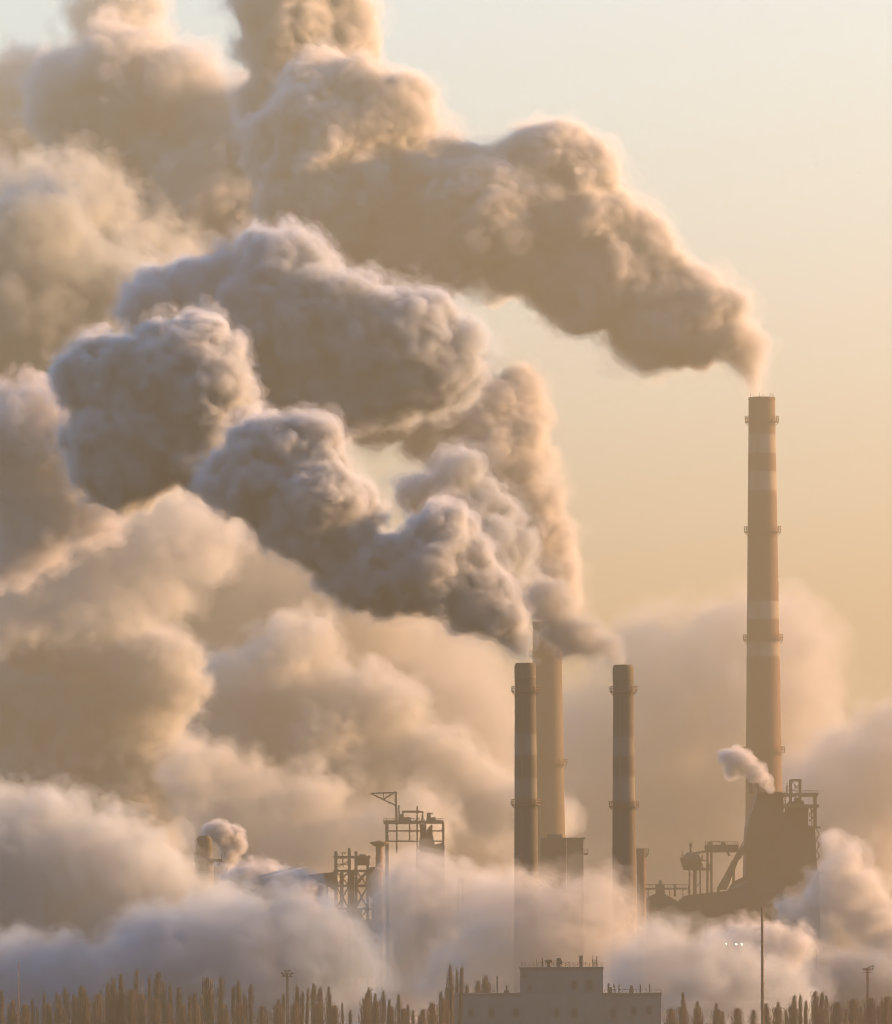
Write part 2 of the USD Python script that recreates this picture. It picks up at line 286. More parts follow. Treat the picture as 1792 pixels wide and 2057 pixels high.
plume('steam_bank', 'orange-lit steam billows climbing at right of the furnace foot', 'steam', 1900,
 [(1590,1830,26),(1625,1850,22),(1650,1800,30),(1690,1770,36),(1700,1720,26),(1676,1690,18),(1720,1820,40),(1765,1860,44),(1800,1900,46),(1740,1785,30),(1640,1880,24)], 81, base=40, amp=1.0, core=None, veils=((10,.005,2),(1,.009,2),(-8,.013,2)), cell=3.0, vt=(.95,.95,1.0))
plume('steam_bank', 'orange-lit steam rolls low around the tall pole', 'steam', 1860,
 [(1490,1892,34),(1450,1888,22),(1540,1900,36),(1590,1905,34),(1560,1935,30),(1600,1962,28),(1520,1930,30)], 83, base=34, amp=1.0, core=None, veils=((9,.005,2),(1,.01,2),(-8,.016,2)), cell=2.8, vt=(.95,.95,1.0))
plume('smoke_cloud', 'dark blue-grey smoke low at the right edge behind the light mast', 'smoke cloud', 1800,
 [(1650,1962,36),(1700,1966,42),(1750,1970,44),(1640,2000,40),(1790,1990,50),(1700,2010,50),(1600,2010,30)], 85, base=50, amp=.9, core=None, veils=((12,.004,2),(1,.007,2),(-10,.012,2)), cell=3.0, vt=(.42,.47,.56))

# torn thin smoke that ties the left-hand clouds together
plume('smoke_cloud', 'thin torn smoke between white-crested cloud and orange-lit column at left', 'smoke cloud', 2500,
 [(60,1060,80),(180,1080,90),(300,1060,80),(120,1160,80),(260,1150,70),(20,1180,80),(400,1080,60),(330,1180,50)], 91, base=60, amp=1.1, core=None, veils=((18,.002,2),(3,.004,2),(-10,.005,2)), cell=3.6, vt=(.9,.93,.98))
plume('smoke_cloud', 'thin torn smoke filling upper left gap between the grey clouds', 'smoke cloud', 3150,
 [(60,400,70),(160,420,80),(260,520,80),(330,540,60),(240,640,80),(100,680,80),(300,600,60),(40,760,80),(130,740,60)], 93, base=60, amp=1.1, core=None, veils=((18,.002,2),(3,.004,2),(-10,.006,2)), cell=3.6, vt=(.78,.84,.92))
plume('smoke_cloud', 'thin orange smoke rising behind the lattice tower', 'smoke cloud', 3000,
 [(450,1650,70),(560,1690,70),(680,1700,60),(760,1680,50),(400,1560,60),(500,1600,60),(640,1620,60),(850,1650,50)], 95, base=50, amp=1.1, core=None, veils=((16,.002,2),(2,.004,2),(-9,.005,2)), cell=3.4, vt=(.94,.95,.97))
def build_skins(p):
    Fl = field(p['lobes'], p['seed'], p['cell'], **p['kw'])
    out = []
    if p['core'] is not None: out.append(('dense_core', skin(Fl, p['core'], p['D']), m_core(p['D'], p['tint'])))
    return out + [('thin_veil', skin(Fl, lv, p['D'], st), m_veil(p['D'], tau, p['vt'])) for lv, tau, st in p['veils']]
for p in PLUMES:      # materials first, in order
    if p['core'] is not None: m_core(p['D'], p['tint'])
    for lv, tau, st in p['veils']: m_veil(p['D'], tau, p['vt'])
with ThreadPoolExecutor(4) as ex: skins = list(ex.map(build_skins, PLUMES))
NT = 0
for p, sk in zip(PLUMES, skins):
    x, y = p['lobes'][0][:2]
    t = Thing(p['name'], p['label'], p['cat'], P(x, y, p['D']), p['group'])
    for nm, (v, f), mat in sk:
        t.part(nm, (v, f), mat, smooth=True); NT += 2 * len(f)
def zc(x0, y0, s): return lambda x, y: ((x0 + x / s) / 1.2444, (y0 + y / s) / 1.2444)
z2, z3, z4 = zc(1690, 1840, 4.4725), zc(780, 1930, 4.4725), zc(1100, 2300, 2.9867)
z5, z6, z7 = zc(0, 2300, 2.9867), zc(550, 2300, 2.9867), zc(1700, 2200, 3.381)
class At:
    """drawing at one distance: points given as survey pixels, lengths as pixels of that distance"""
    def __init__(s, D, conv=None): s.D, s.c, s.u = D, conv, K * D
    def p(s, x, y, dz=0):
        if s.c: x, y = s.c(x, y)
        return P(x, y, s.D, dz * s.u)
    def bar(s, a, b, w, h=None): return bar(s.p(*a), s.p(*b), w * s.u, (h or w) * s.u)
    def box(s, x0, x1, y0, y1, d0=0, d1=None):
        """plumb box over the columns x0..x1 and rows y0 (top)..y1, d0..d1 pixels deep"""
        a, b = s.p(x0, y0), s.p(x1, y1); d1 = d1 if d1 is not None else d0 + (b[0] - a[0]) / s.u
        m = trimesh.creation.box((b[0] - a[0], (d1 - d0) * s.u, a[2] - b[2])); m.apply_translation(((a[0] + b[0]) / 2, s.D + (d0 + d1) / 2 * s.u, (a[2] + b[2]) / 2)); return m
    def frame(s, xs, y0, y1, w, depth): return [s.bar((x, y0, d), (x, y1, d), w) for x in xs for d in (0, depth)]
    def base(s, x, y): b = s.p(x, y); b[2] = 0; return b

# ---- chimneys
def chimney(name, label, D, xt, wt, yt, wb, mat, bands, galleries, capped, rods=False, group=None):
    """round tapered stack: centre column xt, top width wt at row yt, width wb at the ground"""
    u = K * D; top = P(xt, yt, D); H = top[2]; at = np.array([top[0], D, 0.0])
    t = Thing(name, label, 'chimney', at, group)
    R = lambda z: (wb + (wt - wb) * z / H) / 2 * u
    cuts = [(H, None, None)]
    rows = [(P(xt, a, D)[2], P(xt, b, D)[2], m) for a, b, m in bands]
    z = H; segs = []
    for za, zb, m in sorted(rows, key=lambda r: -r[0]):
        if z - za > .01: segs.append((z, za, mat, 'shaft'))
        segs.append((za, zb, m, 'paint_band')); z = zb
    segs.append((z, -1.0, mat, 'shaft'))
    inner = R(H) * .72
    for k, (za, zb, m, nm) in enumerate(segs):
        zs = np.linspace(za, zb, max(2, int((za - zb) / (12 * u)) + 1))
        prof = [(R(q), q) for q in zs[::-1]]
        if k == 0:
            prof += [(inner, za), (inner, za - 3 * wt * u)] if not capped else [(R(za) * .86, za + 5 * u), (inner, za + 5 * u), (inner, za - 2 * wt * u)]
        t.part(nm, lathe(prof, at, 48), m, smooth=35)
    if capped:
        zt = H
        t.part('rim', lathe([(R(zt) * 1.001, zt - 26 * u), (R(zt) * 1.06, zt - 25 * u), (R(zt) * 1.06, zt - 1 * u), (R(zt) * .90, zt + 6 * u), (R(zt) * .74, zt + 6.2 * u)], at, 48), M_soot, smooth=35)
    else:
        t.part('rim', lathe([(R(H) * 1.0, H - 5 * u), (R(H) * 1.035, H - 4 * u), (R(H) * 1.035, H + .6 * u), (inner, H + .6 * u)], at, 48), mat, smooth=35)
    if rods:
        for a in np.arange(6) * math.pi / 3 + .3: t.part('lightning_rod', bar(at + (R(H) * .9 * math.cos(a), R(H) * .9 * math.sin(a), H), at + (R(H) * .9 * math.cos(a), R(H) * .9 * math.sin(a), H + 9 * u), .9 * u), M_steel2)
    # ladder up the shaft
    la = -1.9
    rail = []
    for da in (-.05, .05):
        rail.append(bar(at + (R(0) * 1.04 * math.cos(la + da), R(0) * 1.04 * math.sin(la + da), 0), at + (R(H) * 1.05 * math.cos(la + da), R(H) * 1.05 * math.sin(la + da), H), .8 * u))
    for q in np.arange(2, H, 6 * u):
        rr = R(q) * 1.045; rail.append(bar(at + (rr * math.cos(la - .05), rr * math.sin(la - .05), q), at + (rr * math.cos(la + .05), rr * math.sin(la + .05), q), .5 * u))
    t.part('ladder', cat_(rail), M_steel2)
    for yg in galleries:
        zg = P(xt, yg, D)[2]; r0, r1 = R(zg) * 1.0, R(zg) + 7 * u
        gp = t.part('gallery', lathe([(r0, zg), (r1, zg), (r1, zg + 1.6 * u), (r0, zg + 1.6 * u), (r0, zg)], at, 40), M_steel2)
        n = 18; an = np.arange(n) * 2 * math.pi / n + .1
        c = lambda a, r, z: at + np.array([r * math.cos(a), r * math.sin(a), z])
        t.part('bracket', cat_([bar(c(a, r0, zg - 7 * u), c(a, r1, zg), 1.2 * u) for a in an[::2]]), M_steel2, parent=gp)
        t.part('railing', cat_([bar(c(a, r1, zg), c(a, r1, zg + 11 * u), .9 * u) for a in an] + [lathe([(r1 - .5 * u, zg + h * u), (r1 + .5 * u, zg + h * u), (r1 + .5 * u, zg + (h + 1) * u), (r1 - .5 * u, zg + (h + 1) * u), (r1 - .5 * u, zg + h * u)], at, 40) for h in (5.5, 10.5)]), M_steel2, parent=gp)
    return t
chimney('tall_chimney', 'tallest chimney, red with pale bands, above the right furnace', 3000, 1530.5, 53, 799, 84, M_red,
        [(873, 911, M_white), (948, 986, M_white), (1208, 1244, M_white), (1288, 1319, M_white)], [848, 1069, 1286, 1512], False, rods=True)
chimney('brown_chimney', 'plain brown chimney standing behind the left dark chimney', 2950, 1099, 57, 1250, 76, M_brick, [], [1318, 1536], False)
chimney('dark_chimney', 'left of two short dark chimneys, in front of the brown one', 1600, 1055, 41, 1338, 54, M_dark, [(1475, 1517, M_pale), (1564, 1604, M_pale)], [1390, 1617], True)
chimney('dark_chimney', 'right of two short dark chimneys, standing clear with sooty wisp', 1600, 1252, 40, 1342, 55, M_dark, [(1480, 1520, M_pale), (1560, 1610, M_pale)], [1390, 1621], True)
a = At(2350)
chimney('thin_red_stack', 'thin reddish stack close behind the right dark chimney', 2350, 1288, 17, 1705, 20, M_red, [], [1716], False)

# ---- little tower at left
a = At(2200); t = Thing('vent_tower', 'small dark round tower poking from the steam at left', 'tower', a.base(411, 1900))
u = a.u; at = a.p(411, 1760); at[2] = 0
Z = lambda y, x=411, a=a: a.p(x, y)[2]
t.part('shaft', lathe([(19 * u, 0), (19 * u, Z(1732)), (17 * u, Z(1730)), (16 * u, Z(1686)), (10 * u, Z(1679)), (7 * u, Z(1679))], at), M_soot, smooth=40)
t.part('platform', cat_([a.box(391, 446, 1726, 1731, -20, 16), a.bar((392, 1726), (392, 1712), 1.2), a.bar((445, 1726), (445, 1716), 1.2)]), M_soot)
t.part('railing', cat_([a.bar((391, 1714, -20), (418, 1714, -20), 1)] + [a.bar((x, 1726, -20), (x, 1714, -20), 1) for x in range(391, 420, 5)]), M_steel2)
t.part('ladder_cage', cat_([a.bar((x, 1684, -15), (x, 1730, -15), 1) for x in (394, 398)] + [a.bar((394, y, -15), (398, y, -15), .9) for y in range(1686, 1730, 5)] + [a.bar((396, 1686, -15), (404, 1686, -10), 1)]), M_steel2)
t.part('base_house', a.box(405, 459, 1742, 1990, 6, 60), M_wall)

# ---- left lattice tower
a = At(2050, z3); t = Thing('lattice_tower', 'dark open lattice tower with pipes left of the crane frame', 'tower', a.base(420, 2000))
for x, y0 in ((265, 885), (415, 865), (490, 885), (620, 955)):
    for d in (0, 60): t.part('column', a.bar((x, y0 + d * .2, d), (x, 2400, d), 5.5 if x < 500 else 4.5), M_steel)
for y in (950, 1105, 1270, 1530, 1700):
    t.part('floor_beam', cat_([a.bar((240, y, d), (650, y, d), 4.5) for d in (0, 60)] + [a.bar((x, y, 0), (x, y, 60), 4) for x in (265, 415, 490, 620)]), M_steel)
t.part('cross_bracing', cat_([a.bar((x0, y0, d), (x1, y1, d), 2.2) for d in (0, 60) for x0, x1 in ((265, 415), (415, 265), (490, 620), (620, 490)) for y0, y1 in ((1105, 1270), (1270, 1530), (1530, 1700))] + [a.bar((490, 1240), (625, 1110), 5), a.bar((500, 1500), (620, 1280), 4)]), M_steel)
t.part('hopper', cat_([a.box(500, 640, 945, 1040, 4, 50), a.box(520, 600, 920, 945, 10, 40)]), M_steel)
t.part('rail_top', cat_([a.bar((280, 1030), (410, 1030), 1.6), a.bar((345, 905), (345, 1060), 2), a.bar((290, 1060), (400, 1000), 1.6), a.bar((405, 860), (425, 860), 4), a.bar((330, 905), (375, 905), 2)]), M_steel2)
t.part('pipe', cat_([a.bar((x, 1110, 30), (x, 1990, 30), 7) for x in (330, 450)]), M_steel2)
t.part('process_vessel', cat_([lathe([(0, 0), (16 * a.u, 2), (16 * a.u, a.p(700, 1090)[2] - a.p(700, 1450)[2]), (9 * a.u, a.p(700, 1060)[2] - a.p(700, 1450)[2]), (0, a.p(700, 1060)[2] - a.p(700, 1450)[2])], a.p(700, 1450, 30)), a.box(665, 745, 1450, 2300, 0, 60)]), M_steel, smooth=40)
t.part('cladding', a.box(225, 560, 1535, 2300, 66, 130), M_steel)
t.part('lower_house', cat_([a.box(560, 790, 1650, 2300, 20, 110)]), M_steel)
# inclined conveyor gallery running left
a = At(2070, z3); t = Thing('conveyor_gallery', 'sloping enclosed conveyor gallery left of the lattice tower', 'conveyor', a.base(100, 2000))
t.part('gallery_body', prism([tuple(a.p(*q)[[0, 2]]) for q in ((-260, 1170), (258, 1110), (258, 1330), (100, 1230), (-260, 1235))], a.D + 10, a.D + 16), M_soot)
t.part('trestle', cat_([a.bar((x, y, 85 + d), (x, 2350, 85 + d), 4) for x, y in ((-200, 1235), (-20, 1235), (160, 1270)) for d in (0, 30)] + [a.bar((-20, 1400, 85), (160, 1600, 85), 2), a.bar((160, 1400, 85), (-20, 1600, 85), 2)]), M_steel)

# ---- crane frame (left blast furnace top)
a = At(2150, z3); t = Thing('furnace_headframe', 'open furnace headframe half hidden by tan steam', 'headframe', a.base(1150, 2000))
for x0, x1, w in ((835, 842, 6), (1465, 1482, 4.5)):
    for d in (0, 90): t.part('leg', a.bar((x0, 560, d), (x1, 2350, d), w), M_steel)
t.part('top_beam', a.box(800, 1470, 542, 578, -4, 8), M_steel); t.part('top_beam', a.box(800, 1470, 542, 570, 82, 94), M_steel)
t.part('girt', cat_([a.bar((835, y, d), (1470, y, d), 1.6) for y in (655, 770) for d in (0, 90)]), M_steel2)
t.part('post', cat_([a.bar((x, y0, 30), (x, y1, 30), w) for x, y0, y1, w in ((945, 560, 900, 3), (1090, 560, 760, 2.4), (1175, 380, 1000, 3), (1270, 580, 900, 2.2), (1235, 440, 545, 3), (1340, 580, 900, 2.2))]), M_steel)
t.part('upper_frame', cat_([a.bar((1010, 442, d), (1240, 442, d), 3.2) for d in (0, 40)] + [a.bar((1015, 442, d), (1015, 545, d), 3) for d in (0, 40)] + [a.bar((970, 370, 10), (975, 545, 10), 3)]), M_steel)
t.part('winch_house', cat_([a.box(965, 1020, 465, 542, 8, 40), a.box(1020, 1100, 505, 542, 8, 40), a.box(1285, 1325, 455, 542, 8, 34), a.box(1325, 1385, 505, 542, 8, 30), a.bar((1290, 470, 20), (1355, 460, 20), 2)]), M_steel)
t.part('hopper', prism([tuple(a.p(*q)[[0, 2]]) for q in ((1205, 580), (1265, 580), (1265, 740), (1285, 640), (1335, 580), (1345, 680), (1365, 780), (1365, 960), (1180, 860), (1210, 720))], a.D + 3, a.D + 9), M_steel)
t.part('skip_house', prism([tuple(a.p(*q)[[0, 2]]) for q in ((1160, 900), (1300, 830), (1475, 785), (1485, 2300), (1160, 2300))], a.D + 1.0, a.D + 11), M_steel)
t.part('railing', cat_([a.bar((x, 542, 0), (x, 515, 0), .9) for x in range(805, 1470, 30)] + [a.bar((805, 517, 0), (1465, 517, 0), .9)]), M_steel2)
t = Thing('jib_crane', 'jib crane with triangular boom on top of the headframe', 'crane', a.p(940, 545))
t.part('mast', a.bar((935, 212, 20), (944, 560, 20), 4.4), M_steel)
t.part('boom', cat_([a.bar((655, 238, 20), (935, 226, 20), 3), a.bar((660, 240, 20), (932, 370, 20), 3), a.bar((798, 233, 20), (802, 303, 20), 2), a.bar((802, 303, 20), (934, 218, 20), 2.6)]), M_steel)
t.part('hook_block', a.box(652, 680, 232, 250, 17, 23), M_steel2)
a = At(2120, z3); t = Thing('flared_vent', 'vent stack with flared cap beside the headframe', 'vent', a.base(750, 1100))
b0 = a.p(752, 1010); hh = lambda y: a.p(752, y)[2] - b0[2]
t.part('stem', lathe([(7.4 * a.u, -b0[2]), (7.0 * a.u, hh(830))], b0, 24), M_steel2, smooth=40)
t.part('cap', lathe([(7 * a.u, hh(835)), (10 * a.u, hh(828)), (18.5 * a.u, hh(800)), (18.5 * a.u, hh(782)), (5 * a.u, hh(778)), (5 * a.u, hh(768)), (0, hh(768))], b0, 24), M_steel, smooth=40)
a = At(2180, z3); t = Thing('pipe_bridge', 'short dark pipe bridge end showing through steam', 'pipe bridge', a.base(1660, 1300))
t.part('deck', cat_([a.box(1598, 1712, 1188, 1200, 0, 20), a.box(1625, 1690, 1200, 1240, 2, 18)]), M_steel)
t.part('support', cat_([a.bar((x, 1240, 8), (x, 2300, 8), 3.5) for x in (1632, 1685)]), M_steel)
t.part('pipe', a.bar((1712, 1196, 8), (1990, 1200, 8), 1.8), M_steel2)

# ---- block building between the dark chimneys
a = At(2150); t = Thing('stack_house', 'blocky brown boiler house between the two dark chimneys', 'building', a.base(1128, 1900))
t.part('wall', a.box(1086, 1139, 1683, 1990, 0, 70), M_brick, label='taller lighter left half of the block')
t.part('wall', a.box(1139.2, 1173, 1686, 1990, -14, 60), M_steel, label='darker right half of the block')
t.part('roof', cat_([a.box(1100, 1130, 1676, 1683, 10, 50), a.box(1137, 1175, 1683, 1686, -16, 62)]), M_roof)
t.part('balcony', cat_([a.box(1173, 1181, 1714, 1717, -10, 20)] + [a.bar((1180, y, -9), (1173, y, -9), .8) for y in (1706,)] + [a.bar((1180, 1714, -9), (1180, 1705, -9), .8)]), M_steel2)

# ---- right blast furnace
a = At(2400, z2); t = Thing('blast_furnace', 'massive dark blast furnace tower in front of the tallest chimney', 'blast furnace', a.base(1230, 2057))
XZ = lambda q: tuple(a.p(*q)[[0, 2]])
t.part('furnace_body', prism([XZ(q) for q in ((915, 640), (1205, 640), (1205, 850), (1480, 830), (1480, 1000), (1560, 1010), (1575, 1420), (1600, 1560), (1620, 2300), (700, 2300), (780, 1700), (790, 1250), (800, 1010))], a.D + 2, a.D + 26), M_steel)
t.part('top_deck', cat_([a.box(1190, 1585, 640, 672, -30, 60), a.box(905, 1190, 625, 640, -10, 60)]), M_steel)
t.part('lower_deck', a.box(1205, 1592, 768, 798, -30, 60), M_steel)
t.part('side_deck', cat_([a.box(1480, 1612, 1012, 1030, -20, 50), a.box(1575, 1650, 1520, 1535, -20, 50)]), M_steel)
for x in (1285, 1390):
    for d in (0, 40): t.part('portal_post', a.bar((x, 490, d), (x, 770, d), 4), M_steel)
t.part('portal_beam', cat_([a.bar((1278, 492, d), (1398, 492, d), 4) for d in (0, 40)] + [a.bar((1285, 500, 0), (1390, 620, 0), 1.8), a.bar((1390, 540, 0), (1290, 610, 0), 1.8)]), M_steel)
for q in (((1557, 660, -25), (1557, 1010, -25), 3.4), ((1557, 660, 50), (1557, 1010, 50), 3.4), ((1215, 672, -25), (1215, 770, -25), 2.5)): t.part('corner_post', a.bar(*q), M_steel)
t.part('bracing', cat_([a.bar((1485, y, -10), (1557, y + 75, -10), 1.8) for y in (800, 880)] + [a.bar((1557, y, -10), (1485, y + 75, -10), 1.8) for y in (800, 880)] + [a.bar((1515, 800, -10), (1515, 1010, -10), 2)]), M_steel2)
t.part('bell_hopper', cat_([a.box(1330, 1372, 690, 768, 0, 40), a.box(1400, 1432, 725, 768, 0, 40), a.box(1325, 1480, 790, 835, -5, 50), lathe([(0, 0), (14 * a.u, 0), (14 * a.u, 14 * a.u), (5 * a.u, 22 * a.u), (0, 22 * a.u)], a.p(1300, 850, 20), 20)]), M_steel)
t.part('uptake_pipe', cat_([a.bar((1075, 640, 10), (1075, 490, 10), 3), a.bar((1240, 660, 0), (1240, 530, 0), 2), a.bar((1225, 560, 0), (1250, 560, 0), 2), a.bar((850, 640, 20), (810, 400, 20), 9), a.bar((940, 640, 20), (850, 400, 20), 6)]), M_steel2)
t.part('stair', cat_([a.bar((1565, y, -12), (1600, y + 60, -12), 2) for y in range(1040, 1400, 120)] + [a.bar((1600, y + 60, -12), (1565, y + 120, -12), 2) for y in range(1040, 1340, 120)]), M_steel2)
t.part('railing', cat_([a.bar((x, 640, -29), (x, 612, -29), .8) for x in range(1200, 1585, 24)] + [a.bar((1200, 613, -29), (1580, 613, -29), .8)]), M_steel2)
t = Thing('skip_hoist', 'steep inclined skip hoist leaning against the right furnace', 'skip hoist', a.base(560, 1800))
t.part('bridge', cat_([prism([XZ(q) for q in ((450, 1720), (620, 1400), (760, 1200), (800, 1010), (935, 860), (935, 1010), (760, 1310), (690, 1400), (560, 1720))], a.D - 5, a.D - 1)]), M_steel)
t.part('truss_rail', cat_([a.bar((460, 1700, -38), (915, 880, -38), 2.5)]), M_steel2)
t.part('trestle', cat_([a.bar((x, y, d), (x, 2350, d), 4) for x, y in ((470, 1690), (640, 1400)) for d in (-34, -10)]), M_steel)
t.part('lower_conveyor', prism([XZ(q) for q in ((560, 1760), (640, 1630), (700, 1600), (800, 1560), (800, 1760), (700, 1800))], a.D + 1, a.D + 6), M_steel)
t = Thing('gas_duct', 'horizontal gas duct on columns left of the skip hoist', 'duct', a.base(500, 1800))
t.part('duct', a.box(325, 700, 1218, 1298, -4, 22), M_steel)
t.part('equipment', cat_([a.box(365, 400, 1180, 1218, 0, 12), a.box(505, 550, 1182, 1218, 0, 12)]), M_steel)
t.part('railing', cat_([a.bar((x, 1218, -4), (x, 1180, -4), .9) for x in range(330, 700, 20)] + [a.bar((330, 1182, -4), (700, 1182, -4), .9)]), M_steel2)
for x in (352, 397): t.part('column', a.bar((x, 1298, 6), (x, 2350, 6), 4.5), M_steel)
t.part('tie', cat_([a.bar((352, 1500, 6), (397, 1400, 6), 1.8), a.bar((352, 1400, 6), (397, 1500, 6), 1.8), a.bar((575, 1298, 6), (600, 1340, 6), 4), a.bar((210, 1490, 6), (400, 1490, 6), 5)]), M_steel2)
t = Thing('dust_catcher', 'top-heavy dust catcher vessel with mast left of the gas duct', 'dust catcher', a.base(170, 1800))
bb = a.p(170, 1500, 10); h2 = lambda y: a.p(170, y)[2] - bb[2]
t.part('vessel', lathe([(0, 0), (12 * a.u, 0), (17 * a.u, h2(1470)), (22 * a.u, h2(1390)), (15 * a.u, h2(1345)), (8 * a.u, h2(1300)), (0, h2(1300))], bb, 28), M_steel, smooth=40)
t.part('platform', cat_([a.box(52, 220, 1362, 1374, -10, 30), a.box(80, 230, 1482, 1494, -10, 30)]), M_steel)
t.part('mast', cat_([a.bar((165, 1300, 10), (165, 1205, 10), 4), a.box(145, 182, 1208, 1228, 4, 14), a.bar((152, 1208, 8), (152, 1180, 8), 1), a.bar((178, 1208, 8), (178, 1180, 8), 1)]), M_steel)
t.part('leg', a.bar((150, 1494, 0), (150, 2350, 0), 3), M_steel); t.part('leg', a.bar((212, 1490, 10), (212, 2350, 10), 7), M_steel); t.part('leg', a.bar((272, 1380, 10), (272, 2350, 10), 3), M_steel)
t.part('pipework', cat_([a.bar((210, 1310, 10), (330, 1290, 10), 4), a.bar((225, 1360, 10), (330, 1400, 10), 2.5), a.bar((240, 1300, 10), (300, 1480, 10), 3), a.bar((300, 1330, 10), (250, 1500, 10), 2.5), a.bar((150, 1520, 0), (212, 1620, 0), 1.4), a.bar((272, 1620, 10), (212, 1720, 10), 1.6)]), M_steel2)
t.part('railing', cat_([a.bar((x, 1362, -10), (x, 1330, -10), .8) for x in range(56, 130, 12)] + [a.bar((56, 1332, -10), (128, 1332, -10), .8), a.bar((68, 1362, -10), (68, 1290, -10), .9)]), M_steel2)
# sheds at the furnace foot
a = At(2320); t = Thing('casting_shed', 'low dark casting sheds at the foot of the right furnace', 'shed', a.base(1450, 1900))
XZ = lambda q: tuple(a.p(*q)[[0, 2]])
t.part('wall', prism([XZ(q) for q in ((1300, 1803), (1326, 1792), (1352, 1806), (1362, 1812), (1375, 1800), (1402, 1796), (1460, 1790), (1500, 1770), (1560, 1758), (1620, 1800), (1640, 1840), (1640, 2010), (1300, 2010))], a.D - 6, a.D + 10), M_steel)
t.part('roof_vent', cat_([a.box(1318, 1336, 1776, 1796, 20, 40), a.bar((1327, 1776, 30), (1327, 1768, 30), 6)]), M_roof)
t.part('walkway', cat_([a.box(1296, 1380, 1784, 1787, -10, 4)] + [a.bar((x, 1784, -10), (x, 1776, -10), .8) for x in range(1298, 1380, 6)] + [a.bar((1298, 1777, -10), (1379, 1777, -10), .8)] + [a.bar((x, 1787, -5), (x, 1815, -5), 1.4) for x in (1302, 1322, 1345, 1372)]), M_steel2)
t.part('vent_stack', cat_([a.bar((1356, 1800, 0), (1356, 1776, 0), 4), a.bar((1383, 1795, 0), (1383, 1777, 0), 2)]), M_steel)
a = At(2000); t = Thing('conveyor_gallery', 'dark elevated gallery cut off by the right edge', 'conveyor', a.base(1800, 1900))
t.part('gallery_body', cat_([a.box(1772, 1900, 1825, 1836, 0, 30), a.box(1778, 1900, 1856, 1885, 0, 30)]), M_steel)
t.part('window_strip', cat_([a.box(x, x + 5, 1841, 1851, 2, 4) for x in range(1780, 1890, 8)]), M_win)
t.part('trestle', cat_([a.bar((x, 1836, 10), (x, 2060, 10), 4) for x in (1786, 1840, 1890)]), M_steel)

# ---- lamps in the murk
a = At(1990); 
for x, s, lb in ((1459, 1.2, 'leftmost and dimmest of the three lit floodlights in the murk'), (1479, 1.9, 'middle bright floodlight of three in the murk'), (1490, 1.9, 'right bright floodlight of three in the murk')):
    t = Thing('lit_floodlight', lb, 'floodlight', a.base(x, 1900), 'lit floodlights in the murk')
    t.part('mast', a.bar((x, 1900, 3), (x, 2060, 3), 1.2), M_steel)
    t.part('lamp_face', a.box(x - s, x + s, 1895, 1895 + 2 * s, 0, 1.0), M_lamp)
    t.part('housing', a.box(x - s - .6, x + s + .6, 1894, 1896.4 + 2 * s, 1.05, 5), M_steel)

# ---- factory building in front
a = At(1400, z4); u = a.u
t = Thing('factory_building', 'grey flat-roofed factory building with stepped penthouse at bottom', 'building', a.base(900, 800))
def wallgrid(x0, x1, y0, y1, d0, cols, rows, depth):
    xs, ys = np.linspace(x0, x1, cols + 1), np.linspace(y0, y1, rows + 1)
    t.part('wall', a.box(x0 + 1, x1 - 1, y0 + 1, y1, d0 + .8, d0 + depth), M_wall)
    for i in range(cols):
        for j in range(rows): t.part('panel', a.box(xs[i] + .5, xs[i + 1] - .5, ys[j] + .5, ys[j + 1] - .5, d0, d0 + .7), M_wall)
wallgrid(600, 1218, 364, 556, 0, 10, 3, 120)
wallgrid(100, 1648, 556, 1000, -30, 22, 5, 190)
wallgrid(40, 99, 600, 1000, -20, 1, 5, 120)
t.part('parapet', cat_([a.box(596, 1222, 352, 364, -2, 122)]), M_roof); t.part('parapet', cat_([a.box(92, 598, 548, 556, -32, 160), a.box(1220, 1652, 545, 556, -32, 160)]), M_roof)
for x0, x1, y0, y1, d in ((985, 1020, 455, 515, 0), (1100, 1135, 450, 515, 0), (615, 640, 385, 430, 0), (660, 682, 490, 520, 0), (365, 400, 660, 715, -30), (545, 585, 660, 715, -30), (855, 885, 660, 715, -30), (985, 1020, 660, 720, -30), (1275, 1310, 660, 720, -30), (1425, 1460, 650, 705, -30), (1540, 1570, 650, 705, -30), (215, 245, 665, 715, -30)):
    w = t.part('window', cat_([a.box(x0 - 2, x0, y0 - 2, y1 + 2, d - 1.2, d - .1), a.box(x1, x1 + 2, y0 - 2, y1 + 2, d - 1.2, d - .1), a.box(x0, x1, y0 - 2, y0, d - 1.2, d - .1), a.box(x0, x1, y1, y1 + 2, d - 1.2, d - .1), a.box((x0 + x1) / 2 - 1, (x0 + x1) / 2 + 1, y0, y1, d - 1.1, d - .1)]), M_steel)
    t.part('pane', a.box(x0, x1, y0, y1, d - .6, d - .2), M_win, parent=w)
t.part('roof_railing', cat_([a.bar((x, 352, 3), (x, 320, 3), .5) for x in range(606, 1216, 30)] + [a.bar((606, y, 3), (1212, y, 3), .5) for y in (320, 335)]), M_steel)
t.part('roof_railing', cat_([a.bar((x, 545, -28), (x, 515, -28), .5) for x in range(1228, 1648, 26)] + [a.bar((1228, 517, -28), (1645, 517, -28), .5)]), M_steel)
def hx(x, y): b = a.p(x, y, 30); return b
for x, yb, yt, r in ((812, 352, 295, 6.5),):
    b = hx(x, yb); h = a.p(x, yt)[2] - b[2]
    t.part('mushroom_vent', lathe([(0, 0), (3 * u, 0), (3 * u, h * .5), (7 * u, h * .7), (7 * u, h * .95), (4 * u, h), (0, h)], b, 20), M_steel, smooth=40)
t.part('vent_house', cat_([a.box(872, 902, 290, 352, 20, 45), a.box(902, 914, 300, 330, 22, 40), a.box(870, 904, 284, 291, 18, 47)]), M_steel)
